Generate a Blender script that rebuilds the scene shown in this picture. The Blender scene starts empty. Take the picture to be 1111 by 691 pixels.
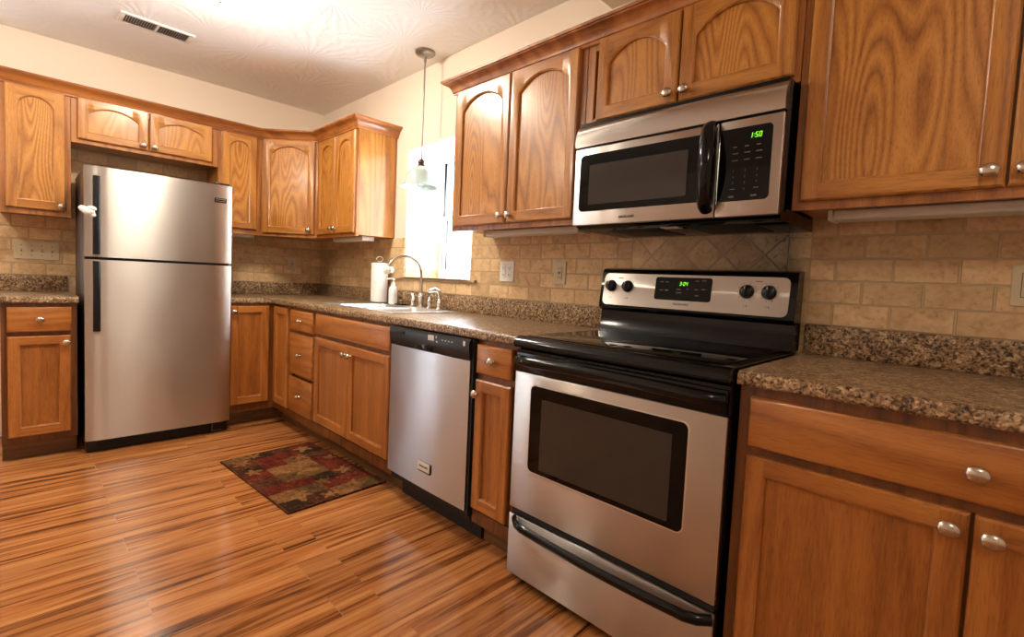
import bpy, bmesh, math, random
from mathutils import Vector, Matrix
random.seed(7)
SC = bpy.context.scene
COL = SC.collection
R = math.radians
PI = math.pi

# ------------------------------------------------------------------ camera
cam_d = bpy.data.cameras.new('camera')
cam = bpy.data.objects.new('camera', cam_d)
COL.objects.link(cam)
SC.camera = cam
YAW, PITCH, ROLL, FPX = 0.797, -0.0579, 0.0462, 527.9852
fw = Vector((math.sin(YAW)*math.cos(PITCH), math.cos(YAW)*math.cos(PITCH), math.sin(PITCH)))
rt = Vector((math.cos(YAW), -math.sin(YAW), 0))
up = rt.cross(fw)
r2 = rt*math.cos(ROLL) + up*math.sin(ROLL)
u2 = -rt*math.sin(ROLL) + up*math.cos(ROLL)
mw = Matrix.Identity(4)
for i in range(3):
    mw[i][0], mw[i][1], mw[i][2] = r2[i], u2[i], -fw[i]
mw[0][3], mw[1][3], mw[2][3] = -1.9415, -4.3494, 1.1165
cam.matrix_world = mw
cam_d.sensor_width = 36.0
cam_d.sensor_fit = 'HORIZONTAL'
cam_d.lens = FPX*36.0/1111.0
cam_d.shift_y = -9.69/1111.0
cam_d.clip_start = 0.02

# ------------------------------------------------------------------ light
SC.view_settings.view_transform = 'Standard'
SC.view_settings.look = 'None'
SC.view_settings.exposure = 0.60
SC.view_settings.gamma = 1.0
SC.view_settings.use_curve_mapping = False
wd = bpy.data.worlds.new('sky'); SC.world = wd; wd.use_nodes = True
bg = wd.node_tree.nodes['Background']
bg.inputs[0].default_value = (0.86, 0.93, 1.0, 1)
_n = wd.node_tree.nodes; _l = wd.node_tree.links
_tc = _n.new('ShaderNodeTexCoord'); _sp = _n.new('ShaderNodeSeparateXYZ'); _mr = _n.new('ShaderNodeMapRange')
_mr.inputs[1].default_value, _mr.inputs[2].default_value = -0.08, 0.08      # sunlit ground below the horizon, hazy sky above
_mr.inputs[3].default_value, _mr.inputs[4].default_value = 19.0, 11.0
_l.new(_tc.outputs['Generated'], _sp.inputs[0]); _l.new(_sp.outputs[2], _mr.inputs[0]); _l.new(_mr.outputs[0], bg.inputs[1])

def point(name, loc, power, col, rad):
    d = bpy.data.lights.new(name, 'POINT'); d.energy = power; d.color = col; d.shadow_soft_size = rad
    o = bpy.data.objects.new(name, d); COL.objects.link(o); o.location = loc
    return o
def area(name, loc, target, power, col, sx, sy):
    d = bpy.data.lights.new(name, 'AREA'); d.shape = 'RECTANGLE'; d.size = sx; d.size_y = sy
    d.energy = power; d.color = col
    o = bpy.data.objects.new(name, d); COL.objects.link(o); o.location = loc
    o.rotation_euler = (Vector(target)-Vector(loc)).to_track_quat('-Z', 'Y').to_euler()
    return o
LAMP = 90.0            # radiance of the glowing ceiling dome
point('dining_lamp_light', (-2.45, -1.45, 2.2), 16, (1.0, 0.87, 0.70), 0.06)
point('eating_area_lamp_light', (-2.25, -4.95, 2.35), 14, (1.0, 0.87, 0.70), 0.06)
def portal(name, loc, target, sx, sy):
    o = area(name, loc, target, 1.0, (1, 1, 1), sx, sy); o.data.cycles.is_portal = True
portal('sink_window_portal', (0.352, -1.73, 1.56), (-1.0, -1.73, 1.56), 0.72, 0.88)
portal('patio_door_portal', (-2.46, 0.095, 1.05), (-2.46, -3, 1.05), 0.68, 2.1)

# ------------------------------------------------------------------ materials
class NT:
    def __init__(self, name):
        self.mat = bpy.data.materials.new(name); self.mat.use_nodes = True
        self.nt = self.mat.node_tree
        self.b = self.nt.nodes['Principled BSDF']
        self.out = self.nt.nodes['Material Output']
    def n(self, typ, ins=None, **props):
        nd = self.nt.nodes.new('ShaderNode'+typ)
        for k, v in props.items(): setattr(nd, k, v)
        for k, v in (ins or {}).items(): self.set(nd, k, v)
        return nd
    def set(self, nd, k, v):
        s = nd.inputs[k]
        if hasattr(v, 'is_output') or isinstance(v, bpy.types.NodeSocket): self.nt.links.new(v, s)
        elif isinstance(v, bpy.types.Node): self.nt.links.new(v.outputs[0], s)
        else: s.default_value = v
    def p(self, k, v): self.set(self.b, k, v)
    def math(self, op, a, b=0.0, c=0.0):
        return self.n('Math', {0: a, 1: b, 2: c}, operation=op).outputs[0]
    def ramp(self, fac, stops, interp='LINEAR'):
        nd = self.n('ValToRGB', {0: fac}); cr = nd.color_ramp; cr.interpolation = interp
        while len(cr.elements) < len(stops): cr.elements.new(0.5)
        for e, (p, c) in zip(cr.elements, stops):
            e.position = p; e.color = (c[0], c[1], c[2], 1)
        return nd.outputs[0]
    def mix(self, fac, a, b, mode='MIX'):
        nd = self.n('Mix', data_type='RGBA', blend_type=mode)
        self.set(nd, 0, fac); self.set(nd, 6, a if not isinstance(a, tuple) else (*a, 1)); self.set(nd, 7, b if not isinstance(b, tuple) else (*b, 1))
        return nd.outputs[2]
    def bump(self, h, strength=0.2, dist=0.01, normal=None):
        nd = self.n('Bump', {'Height': h, 'Strength': strength, 'Distance': dist})
        if normal is not None: self.set(nd, 'Normal', normal)
        return nd.outputs[0]
    def coord(self, scale=(1, 1, 1), rand=0.0, kind='Object'):
        tc = self.n('TexCoord').outputs[kind]
        if rand:
            oi = self.n('ObjectInfo').outputs['Random']
            off = self.n('VectorMath', {0: (rand, rand*1.7, rand*0.6)}, operation='SCALE')
            self.set(off, 3, oi)
            tc = self.n('VectorMath', {0: tc, 1: off.outputs[0]}, operation='ADD').outputs[0]
        return self.n('VectorMath', {0: tc, 1: scale}, operation='MULTIPLY').outputs[0]
    def noise(self, vec, scale=5, detail=3, rough=0.5, dist=0.0):
        return self.n('TexNoise', {'Vector': vec, 'Scale': scale, 'Detail': detail, 'Roughness': rough, 'Distortion': dist}).outputs[0]

def srgb(r, g, b):
    f = lambda c: (c/255/12.92) if c/255 <= 0.04045 else ((c/255+0.055)/1.055)**2.4
    return (f(r), f(g), f(b))

def plain(name, col, rough=0.5, metal=0.0, spec=0.5, coat=0.0, emit=None, es=1.0):
    t = NT(name)
    t.p('Base Color', (*col, 1)); t.p('Roughness', rough); t.p('Metallic', metal); t.p('Specular IOR Level', spec)
    t.p('Coat Weight', coat)
    if emit: t.p('Emission Color', (*emit, 1)); t.p('Emission Strength', es)
    return t.mat

def oak(name, grain='z', rings=9.0, ringw=0.30, cath=False, seed=0.0, k=0.075, dark=srgb(134, 80, 30), mid=srgb(178, 116, 48), light=srgb(204, 144, 68), rough=0.33):
    t = NT(name)
    sc = {'z': (1, 1, k), 'x': (k, 1, 1), 'y': (1, k, 1)}[grain]
    base = t.coord(sc, rand=11.0+seed)
    if seed: base = t.n('VectorMath', {0: base, 1: (seed, seed*.7, seed*.3)}, operation='ADD').outputs[0]
    field = t.noise(base, 6.5, 1.5, 0.4, 0.15)
    if cath:       # flat-sawn veneer: tall nested ovals
        vo = t.n('TexVoronoi', {'Vector': base, 'Scale': 7.5, 'Smoothness': 0.7, 'Randomness': 0.9}, feature='SMOOTH_F1')
        field = t.math('ADD', t.math('MULTIPLY', vo.outputs['Distance'], 0.75), t.math('MULTIPLY', field, 0.55))
    ring = t.math('PINGPONG', t.math('MULTIPLY', field, rings), 0.5)
    ring = t.math('MULTIPLY', ring, 2.0)
    fine = t.noise(base, 190.0, 4, 0.65)
    broad = t.noise(base, 14.0, 2, 0.5)
    v = t.math('ADD', t.math('MULTIPLY', ring, ringw), t.math('MULTIPLY', fine, 0.42))
    v = t.math('ADD', v, t.math('MULTIPLY', broad, 0.28))
    col = t.ramp(v, [(0.24, dark), (0.46, mid), (0.78, light)])
    pore = t.ramp(t.noise(base, 420.0, 2, 0.5), [(0.36, (0.66, 0.62, 0.58)), (0.45, (1, 1, 1))])
    col = t.mix(0.55, col, pore, 'MULTIPLY')
    t.p('Base Color', col); t.p('Roughness', rough); t.p('Specular IOR Level', 0.5)
    t.p('Coat Weight', 0.35); t.p('Coat Roughness', 0.18)
    t.p('Normal', t.bump(fine, 0.10, 0.002))
    return t.mat

OAK_V = oak('oak_vertical', 'z')
OAK_H = oak('oak_horizontal', 'x', seed=2.0)
OAK_P = oak('oak_panel', 'z', rings=13.0, ringw=0.40, cath=True, k=0.16, seed=5.0)
BC = dict(dark=srgb(128, 74, 30), mid=srgb(172, 106, 46), light=srgb(194, 130, 62))
OAK_B = oak('oak_plain_panel', 'z', rings=8.0, ringw=0.12, seed=9.0, **BC)
OAK_BV = oak('oak_base_stile', 'z', ringw=0.22, seed=1.3, **BC)
OAK_BH = oak('oak_base_rail', 'x', ringw=0.26, seed=2.6, **BC)
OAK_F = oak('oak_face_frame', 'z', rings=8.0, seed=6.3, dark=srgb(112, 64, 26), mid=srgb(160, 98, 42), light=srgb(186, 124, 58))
OAK_FB_SHADE = oak('oak_base_frame_shaded', 'z', rings=8.0, seed=4.4, dark=srgb(80, 44, 20), mid=srgb(114, 66, 30), light=srgb(138, 84, 40))  # darker copy of OAK_F: shade around doors and drawers is in the colour
OAK_CROWN = oak('oak_moulding_red', 'x', rings=5, seed=3.1, dark=srgb(120, 66, 28), mid=srgb(162, 98, 46), light=srgb(190, 124, 64))
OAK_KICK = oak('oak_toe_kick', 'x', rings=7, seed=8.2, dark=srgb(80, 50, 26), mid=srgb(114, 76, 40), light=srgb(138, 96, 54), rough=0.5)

def steel(name, col=(0.59, 0.562, 0.53), rough=0.32, aniso=0.95):
    t = NT(name)
    v = t.coord((3, 3, 420), rand=4.0)
    s = t.noise(v, 1.0, 3, 0.6)
    blotch = t.noise(t.coord((1, 1, 1), rand=3.0), 3.5, 3, 0.5)
    t.p('Base Color', t.mix(t.math('MULTIPLY', s, 0.30), tuple(col), tuple(c*0.80 for c in col)))
    t.p('Metallic', 1.0)
    t.p('Roughness', t.math('ADD', t.math('MULTIPLY', blotch, 0.10), rough-0.05))
    t.p('Anisotropic', aniso); t.p('Anisotropic Rotation', 0.25)
    t.set(t.b, 'Tangent', t.n('Tangent', direction_type='RADIAL', axis='Z').outputs[0])
    wav = t.noise(t.coord((2.2, 2.2, 0.9), rand=6.0), 1.6, 1, 0.4)
    nb = t.bump(wav, 0.45, 0.010)
    t.p('Normal', t.bump(s, 0.05, 0.001, nb))
    return t.mat
STEEL = steel('brushed_stainless')
STEEL_DW = steel('brushed_stainless_cool', (0.58, 0.59, 0.61), 0.32)
NICKEL = plain('brushed_nickel', (0.62, 0.56, 0.49), 0.24, 1.0)
CHROME = plain('satin_chrome', (0.68, 0.66, 0.62), 0.16, 1.0)
TRIMM = plain('bright_trim', (0.82, 0.79, 0.76), 0.45, 1.0)
SINKM = plain('sink_stainless', (0.80, 0.80, 0.80), 0.38, 1.0)
BLACK = plain('black_enamel', (0.004, 0.004, 0.0045), 0.10, 0, 0.3)
BLACKP = plain('black_plastic', (0.009, 0.009, 0.010), 0.28, 0, 0.35)
BLACKM = plain('black_matte', (0.010, 0.009, 0.009), 0.6)
GLASSB = plain('black_glass', (0.002, 0.002, 0.002), 0.05, 0, 0.22)
RINGM = plain('burner_ring_grey', (0.03, 0.03, 0.032), 0.12)
OVENW = plain('smoked_oven_window', (0.032, 0.027, 0.023), 0.07, 0, 0.5)
GREYMARK = plain('pale_key_print', (0.17, 0.16, 0.15), 0.5)
DARKMARK = plain('dark_print', (0.06, 0.03, 0.02), 0.5)
REDMARK = plain('red_print', (0.25, 0.05, 0.03), 0.5)
WHITEMARK = plain('white_print', (0.75, 0.75, 0.72), 0.5)
LED = plain('green_digits', (0.02, 0.05, 0.01), 0.5, emit=(0.28, 1.0, 0.04), es=0.9)
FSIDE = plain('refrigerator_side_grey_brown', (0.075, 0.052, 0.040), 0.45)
WHITEP = plain('white_plastic', (0.78, 0.77, 0.74), 0.35)
ALMOND = plain('almond_plastic', (0.60, 0.50, 0.34), 0.35)
IVORY = plain('ivory_plastic', (0.66, 0.56, 0.38), 0.35)
NICKELD = plain('grey_nickel', (0.30, 0.27, 0.24), 0.35, 1.0)
PAPER = plain('paper_towel_white', (0.85, 0.84, 0.81), 0.9)
VINYL = plain('white_vinyl', (0.85, 0.87, 0.88), 0.4)
DARKHOLE = plain('duct_dark', (0.12, 0.10, 0.085), 0.8)
LOUVRE = plain('vent_louvre_taupe', (0.42, 0.38, 0.33), 0.5)
VENTM = plain('vent_white_metal', (0.74, 0.70, 0.65), 0.5)
BRONZE = plain('dark_bronze', (0.06, 0.035, 0.025), 0.3, 0.8)
CLOTHW = plain('white_cloth', (0.85, 0.80, 0.76), 0.9)

def wallpaint(name, col, bump=0.05):
    t = NT(name)
    n = t.noise(t.coord((1, 1, 1)), 90, 3, 0.6)
    m = t.noise(t.coord((1, 1, 1)), 1.2, 2, 0.5)
    t.p('Base Color', t.mix(t.math('MULTIPLY', m, 0.25), col, tuple(c*0.92 for c in col)))
    t.p('Roughness', 0.7); t.p('Normal', t.bump(n, bump, 0.002))
    return t.mat
CREAM = wallpaint('cream_wall_paint', srgb(241, 226, 208))
WHITEPAINT = wallpaint('white_reveal_paint', (0.85, 0.86, 0.86))

def ceiling_mat():
    t = NT('swirled_ceiling_plaster')
    c = t.coord((1, 1, 1))
    vor = t.n('TexVoronoi', {'Vector': c, 'Scale': 1.9}, feature='F1')
    rel = t.n('VectorMath', {0: c, 1: t.n('VectorMath', {0: vor.outputs['Position'], 1: (1, 1, 1)}, operation='MULTIPLY').outputs[0]}, operation='SUBTRACT').outputs[0]
    sp = t.n('SeparateXYZ', {0: rel})
    ang = t.math('ARCTAN2', sp.outputs[1], sp.outputs[0])
    wob = t.noise(c, 9, 3, 0.6)
    fan = t.math('SINE', t.math('ADD', t.math('MULTIPLY', ang, 26.0), t.math('MULTIPLY', wob, 9.0)))
    n2 = t.noise(c, 28, 4, 0.6)
    h = t.math('ADD', t.math('MULTIPLY', fan, 0.45), n2)
    big = t.noise(c, 1.6, 3, 0.5)
    t.p('Base Color', t.mix(big, (0.92, 0.91, 0.90), (0.87, 0.86, 0.84)))
    t.p('Roughness', 0.75); t.p('Normal', t.bump(h, 0.30, 0.005))
    return t.mat
CEIL = ceiling_mat()

def floor_mat():
    t = NT('laminate_plank_floor')
    c = t.coord((1, 1, 1))
    br = t.n('TexBrick', {'Vector': c, 'Color1': (0, 0, 0, 1), 'Color2': (1, 1, 1, 1), 'Mortar': (0.5, 0.5, 0.5, 1), 'Scale': 1.0,
                          'Mortar Size': 0.0012, 'Mortar Smooth': 0.0, 'Bias': 0.0, 'Brick Width': 1.2, 'Row Height': 0.127}, offset=0.37, offset_frequency=2)
    rnd = br.outputs['Color']
    strip = t.n('TexBrick', {'Vector': c, 'Color1': (0, 0, 0, 1), 'Color2': (1, 1, 1, 1), 'Mortar': (0.5, 0.5, 0.5, 1), 'Scale': 1.0,
                          'Mortar Size': 0.0, 'Brick Width': 2.6, 'Row Height': 0.0635}, offset=0.41, offset_frequency=2)
    rr = t.math('ADD', t.math('MULTIPLY', rnd, 37.0), t.math('MULTIPLY', strip.outputs['Color'], 0.6))
    off = t.n('CombineXYZ', {0: rr, 1: t.math('MULTIPLY', rr, 0.31), 2: rr}).outputs[0]
    v = t.n('VectorMath', {0: t.n('VectorMath', {0: c, 1: (0.24, 5.0, 1)}, operation='MULTIPLY').outputs[0], 1: off}, operation='ADD').outputs[0]
    n1 = t.noise(v, 4.2, 5, 0.58, 1.0)
    n2 = t.noise(v, 13.0, 4, 0.65, 0.4)
    s = t.math('ADD', t.math('MULTIPLY', n1, 0.72), t.math('MULTIPLY', n2, 0.28))
    col = t.ramp(s, [(0.33, srgb(58, 28, 12)), (0.42, srgb(122, 70, 34)), (0.50, srgb(176, 113, 62)), (0.68, srgb(208, 150, 94))])
    tint = t.ramp(rnd, [(0.0, (0.84, 0.82, 0.80)), (1.0, (1.05, 1.03, 1.0))])
    col = t.mix(1.0, col, tint, 'MULTIPLY')
    col = t.mix(t.math('MULTIPLY', br.outputs['Fac'], 0.35), col, (0.50, 0.30, 0.16))
    t.p('Base Color', col)
    t.p('Roughness', t.math('ADD', t.math('MULTIPLY', n2, 0.10), 0.09)); t.p('Specular IOR Level', 0.5)
    h = t.math('SUBTRACT', t.math('MULTIPLY', n2, 0.2), br.outputs['Fac'])
    t.p('Normal', t.bump(h, 0.12, 0.002))
    return t.mat
FLOOR = floor_mat()

def tile_mat(name, bw, rh, zoff, soff=0.0, rot=0.0, offset=0.5, wall='R'):
    # wall tiles in the wall's own plane: along the wall and up
    t = NT(name)
    sp = t.n('SeparateXYZ', {0: t.n('TexCoord').outputs['Object']})
    along = t.math('ADD', sp.outputs[1] if wall == 'R' else sp.outputs[0], soff)
    z = t.math('SUBTRACT', sp.outputs[2], zoff)
    v = t.n('CombineXYZ', {0: along, 1: z, 2: 0.0}).outputs[0]
    if rot: v = t.n('VectorRotate', {'Vector': v, 'Angle': rot}, rotation_type='Z_AXIS').outputs[0]
    br = t.n('TexBrick', {'Vector': v, 'Color1': (0, 0, 0, 1), 'Color2': (1, 1, 1, 1), 'Mortar': (0.5, 0.5, 0.5, 1), 'Scale': 1.0,
                          'Mortar Size': 0.0040, 'Mortar Smooth': 0.35, 'Bias': 0.0, 'Brick Width': bw, 'Row Height': rh}, offset=offset, offset_frequency=2)
    off = t.n('CombineXYZ', {0: t.math('MULTIPLY', br.outputs['Color'], 23.0), 1: 0.0, 2: t.math('MULTIPLY', br.outputs['Color'], 9.0)}).outputs[0]
    vv = t.n('VectorMath', {0: v, 1: off}, operation='ADD').outputs[0]
    n1 = t.noise(vv, 16, 5, 0.62, 0.6)
    n2 = t.noise(vv, 70, 3, 0.6)
    s = t.math('ADD', t.math('MULTIPLY', n1, 0.7), t.math('MULTIPLY', n2, 0.3))
    col = t.ramp(s, [(0.30, srgb(186, 148, 106)), (0.5, srgb(226, 194, 148)), (0.7, srgb(240, 216, 174))])
    tint = t.ramp(br.outputs['Color'], [(0.0, (0.76, 0.72, 0.68)), (1.0, (1.04, 1.02, 1.0))])
    col = t.mix(1.0, col, tint, 'MULTIPLY')
    col = t.mix(br.outputs['Fac'], col, srgb(196, 168, 132))
    t.p('Base Color', col); t.p('Roughness', 0.5)
    pit = t.ramp(n2, [(0.30, (0, 0, 0)), (0.42, (1, 1, 1))])
    h = t.math('SUBTRACT', t.math('MULTIPLY', pit, 0.3), br.outputs['Fac'])
    t.p('Normal', t.bump(h, 0.9, 0.003))
    return t.mat
TILE_R = tile_mat('travertine_brick_tiles', 0.155, 0.0755, 1.016, 0.02)
TILE_L = tile_mat('travertine_brick_tiles_fridge_wall', 0.155, 0.0755, 1.016, 0.02, wall='L')
TILE_D = tile_mat('travertine_diamond_tiles', 0.107, 0.107, 1.18, 3.52, rot=PI/4, offset=0.0)
TILE_S = tile_mat('travertine_border_tiles', 0.078, 0.0755, 1.016, 3.12, offset=0.0)
TILE_X = tile_mat('travertine_sill_tiles', 0.155, 0.0755, 1.016, 0.03, wall='L')

def granite_mat():
    t = NT('speckled_brown_laminate')
    c = t.coord((1, 1, 1))
    v1 = t.n('TexVoronoi', {'Vector': c, 'Scale': 190.0, 'Randomness': 1.0}, feature='F1')
    v2 = t.n('TexVoronoi', {'Vector': c, 'Scale': 95.0, 'Randomness': 1.0}, feature='F1')
    n = t.noise(c, 34, 4, 0.6)
    sp1 = t.n('SeparateColor', {0: v1.outputs['Color']}).outputs[0]
    sp2 = t.n('SeparateColor', {0: v2.outputs['Color']}).outputs[0]
    s = t.math('ADD', t.math('ADD', t.math('MULTIPLY', sp1, 0.42), t.math('MULTIPLY', sp2, 0.30)), t.math('MULTIPLY', n, 0.30))
    col = t.ramp(s, [(0.22, srgb(40, 28, 20)), (0.36, srgb(88, 64, 44)), (0.50, srgb(138, 108, 76)), (0.66, srgb(170, 140, 104)), (0.84, srgb(212, 188, 152))])
    t.p('Base Color', col); t.p('Roughness', 0.33); t.p('Specular IOR Level', 0.5)
    t.p('Normal', t.bump(n, 0.05, 0.002))
    return t.mat
GRANITE = granite_mat()

def rug_mat(name, a, b):
    t = NT(name)
    c = t.coord((1, 1, 1))
    n = t.noise(c, 55, 4, 0.75); m = t.noise(c, 9, 3, 0.6)
    f = t.ramp(t.math('ADD', t.math('MULTIPLY', n, 0.6), t.math('MULTIPLY', m, 0.4)), [(0.42, (0, 0, 0)), (0.60, (1, 1, 1))])
    sp = t.ramp(t.noise(c, 30, 5, 0.7, 1.5), [(0.58, (0, 0, 0)), (0.63, (1, 1, 1))])
    col = t.mix(f, a, b)
    col = t.mix(t.math('MULTIPLY', sp, 0.55), col, srgb(140, 98, 56))
    dk = t.ramp(t.noise(c, 22, 4, 0.7, 1.0), [(0.34, (1, 1, 1)), (0.42, (0, 0, 0))])
    col = t.mix(t.math('MULTIPLY', dk, 0.6), col, srgb(40, 20, 12))
    t.p('Base Color', col); t.p('Roughness', 0.95); t.p('Specular IOR Level', 0.1)
    t.p('Normal', t.bump(t.noise(c, 420, 2, 0.6), 0.6, 0.003))
    return t.mat
RUG = {'red': rug_mat('rug_rust', srgb(70, 20, 14), srgb(112, 46, 28)),
       'olive': rug_mat('rug_olive', srgb(72, 48, 26), srgb(112, 82, 46)),
       'dark': rug_mat('rug_dark_green', srgb(26, 17, 10), srgb(62, 40, 24)),
       'tan': rug_mat('rug_tan', srgb(96, 62, 34), srgb(148, 104, 62)),
       'brown': rug_mat('rug_brown', srgb(50, 24, 15), srgb(98, 56, 34)),
       'leaf': rug_mat('rug_leaf_gold', srgb(96, 64, 34), srgb(152, 110, 64))}

def pane_mat(name='window_glass', k=1.0):
    t = NT(name)
    tr = t.n('BsdfTransparent', {0: (k, k, k, 1)}); gl = t.n('BsdfGlossy', {0: (1, 1, 1, 1), 1: 0.02})
    mx = t.n('MixShader', {0: 0.05, 1: tr.outputs[0], 2: gl.outputs[0]})
    t.nt.links.new(mx.outputs[0], t.out.inputs[0])
    return t.mat
PANE = pane_mat(); PANE_DIM = pane_mat('light_dimming_door_glass', 0.46)  # grey added to the unseen door's pane to weaken its daylight
def frosted_mat():
    t = NT('frosted_white_glass')
    n = t.noise(t.coord((1, 1, 1)), 18, 3, 0.6, 1.2)
    t.p('Base Color', t.mix(n, (0.40, 0.54, 0.54), (0.60, 0.72, 0.70))); t.p('Roughness', 0.25)
    t.p('Transmission Weight', 0.08); t.p('Subsurface Weight', 0.0)
    return t.mat
FROST = frosted_mat()
DOMEM = plain('glowing_lamp_glass', (0.9, 0.85, 0.75), 0.3, emit=(1.0, 0.90, 0.74), es=LAMP)
DIFFUSER = plain('light_strip_diffuser', (0.80, 0.77, 0.72), 0.4)

# ------------------------------------------------------------------ mesh builder
class MB:
    def __init__(self, o=(0, 0, 0)):
        self.bm = bmesh.new(); self.mats = []; self.o = Vector(o)
    def mi(self, m):
        if m not in self.mats: self.mats.append(m)
        return self.mats.index(m)
    def face(self, vs, m, flip=False):
        try: f = self.bm.faces.new(vs[::-1] if flip else vs)
        except ValueError: return None
        f.material_index = self.mi(m); return f
    def v(self, p): return self.bm.verts.new(Vector(p))
    def box(self, x0, x1, y0, y1, z0, z1, m, bev=0.0, seg=2):
        x0, x1 = min(x0, x1), max(x0, x1); y0, y1 = min(y0, y1), max(y0, y1); z0, z1 = min(z0, z1), max(z0, z1)
        vs = [self.v((x, y, z)) for x in (x0, x1) for y in (y0, y1) for z in (z0, z1)]
        idx = [(0, 1, 3, 2), (4, 6, 7, 5), (0, 4, 5, 1), (2, 3, 7, 6), (0, 2, 6, 4), (1, 5, 7, 3)]
        fs = [self.face([vs[i] for i in f], m) for f in idx]
        if bev:
            es = list({e for f in fs for e in f.edges})
            r = bmesh.ops.bevel(self.bm, geom=es, offset=bev, segments=seg, affect='EDGES', profile=0.5)
            for f in r['faces']: f.material_index = self.mi(m)
        return self
    def loops(self, rings, m, close=True, cap0=False, cap1=False, cyc=False):
        L = [[self.v(p) for p in r] for r in rings]
        n = len(L[0]); k = len(L)
        for i in range(k if cyc else k-1):
            a, b = L[i], L[(i+1) % k]
            for j in range(n if close else n-1):
                self.face([a[j], a[(j+1) % n], b[(j+1) % n], b[j]], m)
        if cap0: self.face(L[0][::-1], m)
        if cap1: self.face(L[-1], m)
        return self
    def prism(self, poly, axis, a0, a1, m):
        def P(u, w, a): return {'x': (a, u, w), 'y': (u, a, w), 'z': (u, w, a)}[axis]
        return self.loops([[P(u, w, a0) for u, w in poly], [P(u, w, a1) for u, w in poly]], m, True, True, True)
    def lathe(self, prof, org, zdir, m, seg=20, sx=1.0, sy=1.0, cap0=True, cap1=True):
        z = Vector(zdir).normalized()
        x = Vector((0, 0, 1)).cross(z)
        x = Vector((1, 0, 0)) if x.length < 1e-4 else x.normalized()
        y = z.cross(x); org = Vector(org)
        rings = [[org + z*h + x*(r*sx*math.cos(2*PI*i/seg)) + y*(r*sy*math.sin(2*PI*i/seg)) for i in range(seg)] for r, h in prof]
        return self.loops(rings, m, True, cap0, cap1)
    def tube(self, pts, rad, m, seg=10, flat=1.0, side=None):
        pts = [Vector(p) for p in pts]; n = len(pts)
        rad = rad if isinstance(rad, (list, tuple)) else [rad]*n
        rings = []; prev = None
        for i, p in enumerate(pts):
            t = (pts[min(i+1, n-1)] - pts[max(i-1, 0)]).normalized()
            ref = Vector(side) if side is not None else (Vector((0, 0, 1)) if abs(t.z) < 0.9 else Vector((1, 0, 0)))
            if prev is not None: ref = prev
            a = (ref - t*ref.dot(t)).normalized(); prev = a; b = t.cross(a)
            rings.append([p + a*(rad[i]*math.cos(2*PI*j/seg)) + b*(rad[i]*flat*math.sin(2*PI*j/seg)) for j in range(seg)])
        return self.loops(rings, m, True, True, True)
    def plate(self, x0, x1, z0, z1, y0, y1, r, m, bev=0.0):
        # rounded-corner plate facing -y: back at y0, front at y1 (y1 < y0)
        def ring(e, y):
            out = []
            for cx, cz, a0 in ((x1-r, z0+r, -90), (x1-r, z1-r, 0), (x0+r, z1-r, 90), (x0+r, z0+r, 180)):
                for k in range(6):
                    a = R(a0+k*18); out.append((cx+(r-e)*math.cos(a), y, cz+(r-e)*math.sin(a)))
            return out
        rr = [ring(0, y0), ring(0, y1+bev)]
        if bev: rr.append(ring(bev, y1))
        return self.loops(rr, m, True, True, True)
    def text(self, s, size, org, m, xdir=(1, 0, 0), ydir=(0, 0, 1), depth=0.0006, sx=1.0, bold=0.0):
        c = bpy.data.curves.new('t', 'FONT'); c.body = s; c.size = size; c.align_x = 'CENTER'; c.align_y = 'CENTER'
        c.extrude = depth; c.offset = bold; c.resolution_u = 2
        o = bpy.data.objects.new('t', c); COL.objects.link(o)
        bpy.context.view_layer.update()
        me = bpy.data.meshes.new_from_object(o.evaluated_get(bpy.context.evaluated_depsgraph_get()))
        X = Vector(xdir).normalized(); Y = Vector(ydir).normalized(); Z = X.cross(Y); org = Vector(org)
        vs = [self.v(org + X*(v.co.x*sx) + Y*v.co.y + Z*v.co.z) for v in me.vertices]
        for p in me.polygons: self.face([vs[i] for i in p.vertices], m)
        bpy.data.objects.remove(o); bpy.data.meshes.remove(me); bpy.data.curves.remove(c)
        return self
    def digits(self, s, x, z, h, y, m, slant=0.12, ny=0.0):
        # seven-segment figures on a face at depth y (leaning back by ny per metre of height)
        SEG = {'0': 'abcdef', '1': 'bc', '2': 'abged', '3': 'abgcd', '4': 'fgbc', '5': 'afgcd', '6': 'afgedc', '7': 'abc', '8': 'abcdefg', '9': 'abcdfg'}
        w = h*0.5; t = h*0.13
        R_ = {'a': (0, w, h-t, h), 'd': (0, w, 0, t), 'g': (0, w, h/2-t/2, h/2+t/2), 'b': (w-t, w, h/2, h), 'c': (w-t, w, 0, h/2), 'f': (0, t, h/2, h), 'e': (0, t, 0, h/2)}
        for ch in s:
            if ch == ':':
                rects = [(0, t, h*0.25, h*0.25+t), (0, t, h*0.65, h*0.65+t)]; adv = t*2.4
            else:
                rects = [R_[k] for k in SEG[ch]]; adv = w+h*0.2
            for a, b, c, d in rects:
                q = [(x+a+c*slant, z+c), (x+b+c*slant, z+c), (x+b+d*slant, z+d), (x+a+d*slant, z+d)]
                self.face([self.v((u, y+ny*(w_-z), w_)) for u, w_ in q], m)
            x += adv
        return self
    def build(self, name, parent=None, label=None, smooth=True, angle=38, kind=None):
        bm = self.bm
        bmesh.ops.remove_doubles(bm, verts=bm.verts, dist=1e-6)
        bmesh.ops.recalc_face_normals(bm, faces=bm.faces)
        bmesh.ops.translate(bm, verts=bm.verts, vec=-self.o)
        me = bpy.data.meshes.new(name); bm.to_mesh(me); bm.free()
        for m in self.mats: me.materials.append(m)
        if smooth:
            me.polygons.foreach_set('use_smooth', [True]*len(me.polygons))
            me.set_sharp_from_angle(angle=R(angle))
        o = bpy.data.objects.new(name, me); COL.objects.link(o)
        if parent is not None: o.parent = parent
        if label: o['label'] = label
        if kind: o['kind'] = kind
        return o

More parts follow.
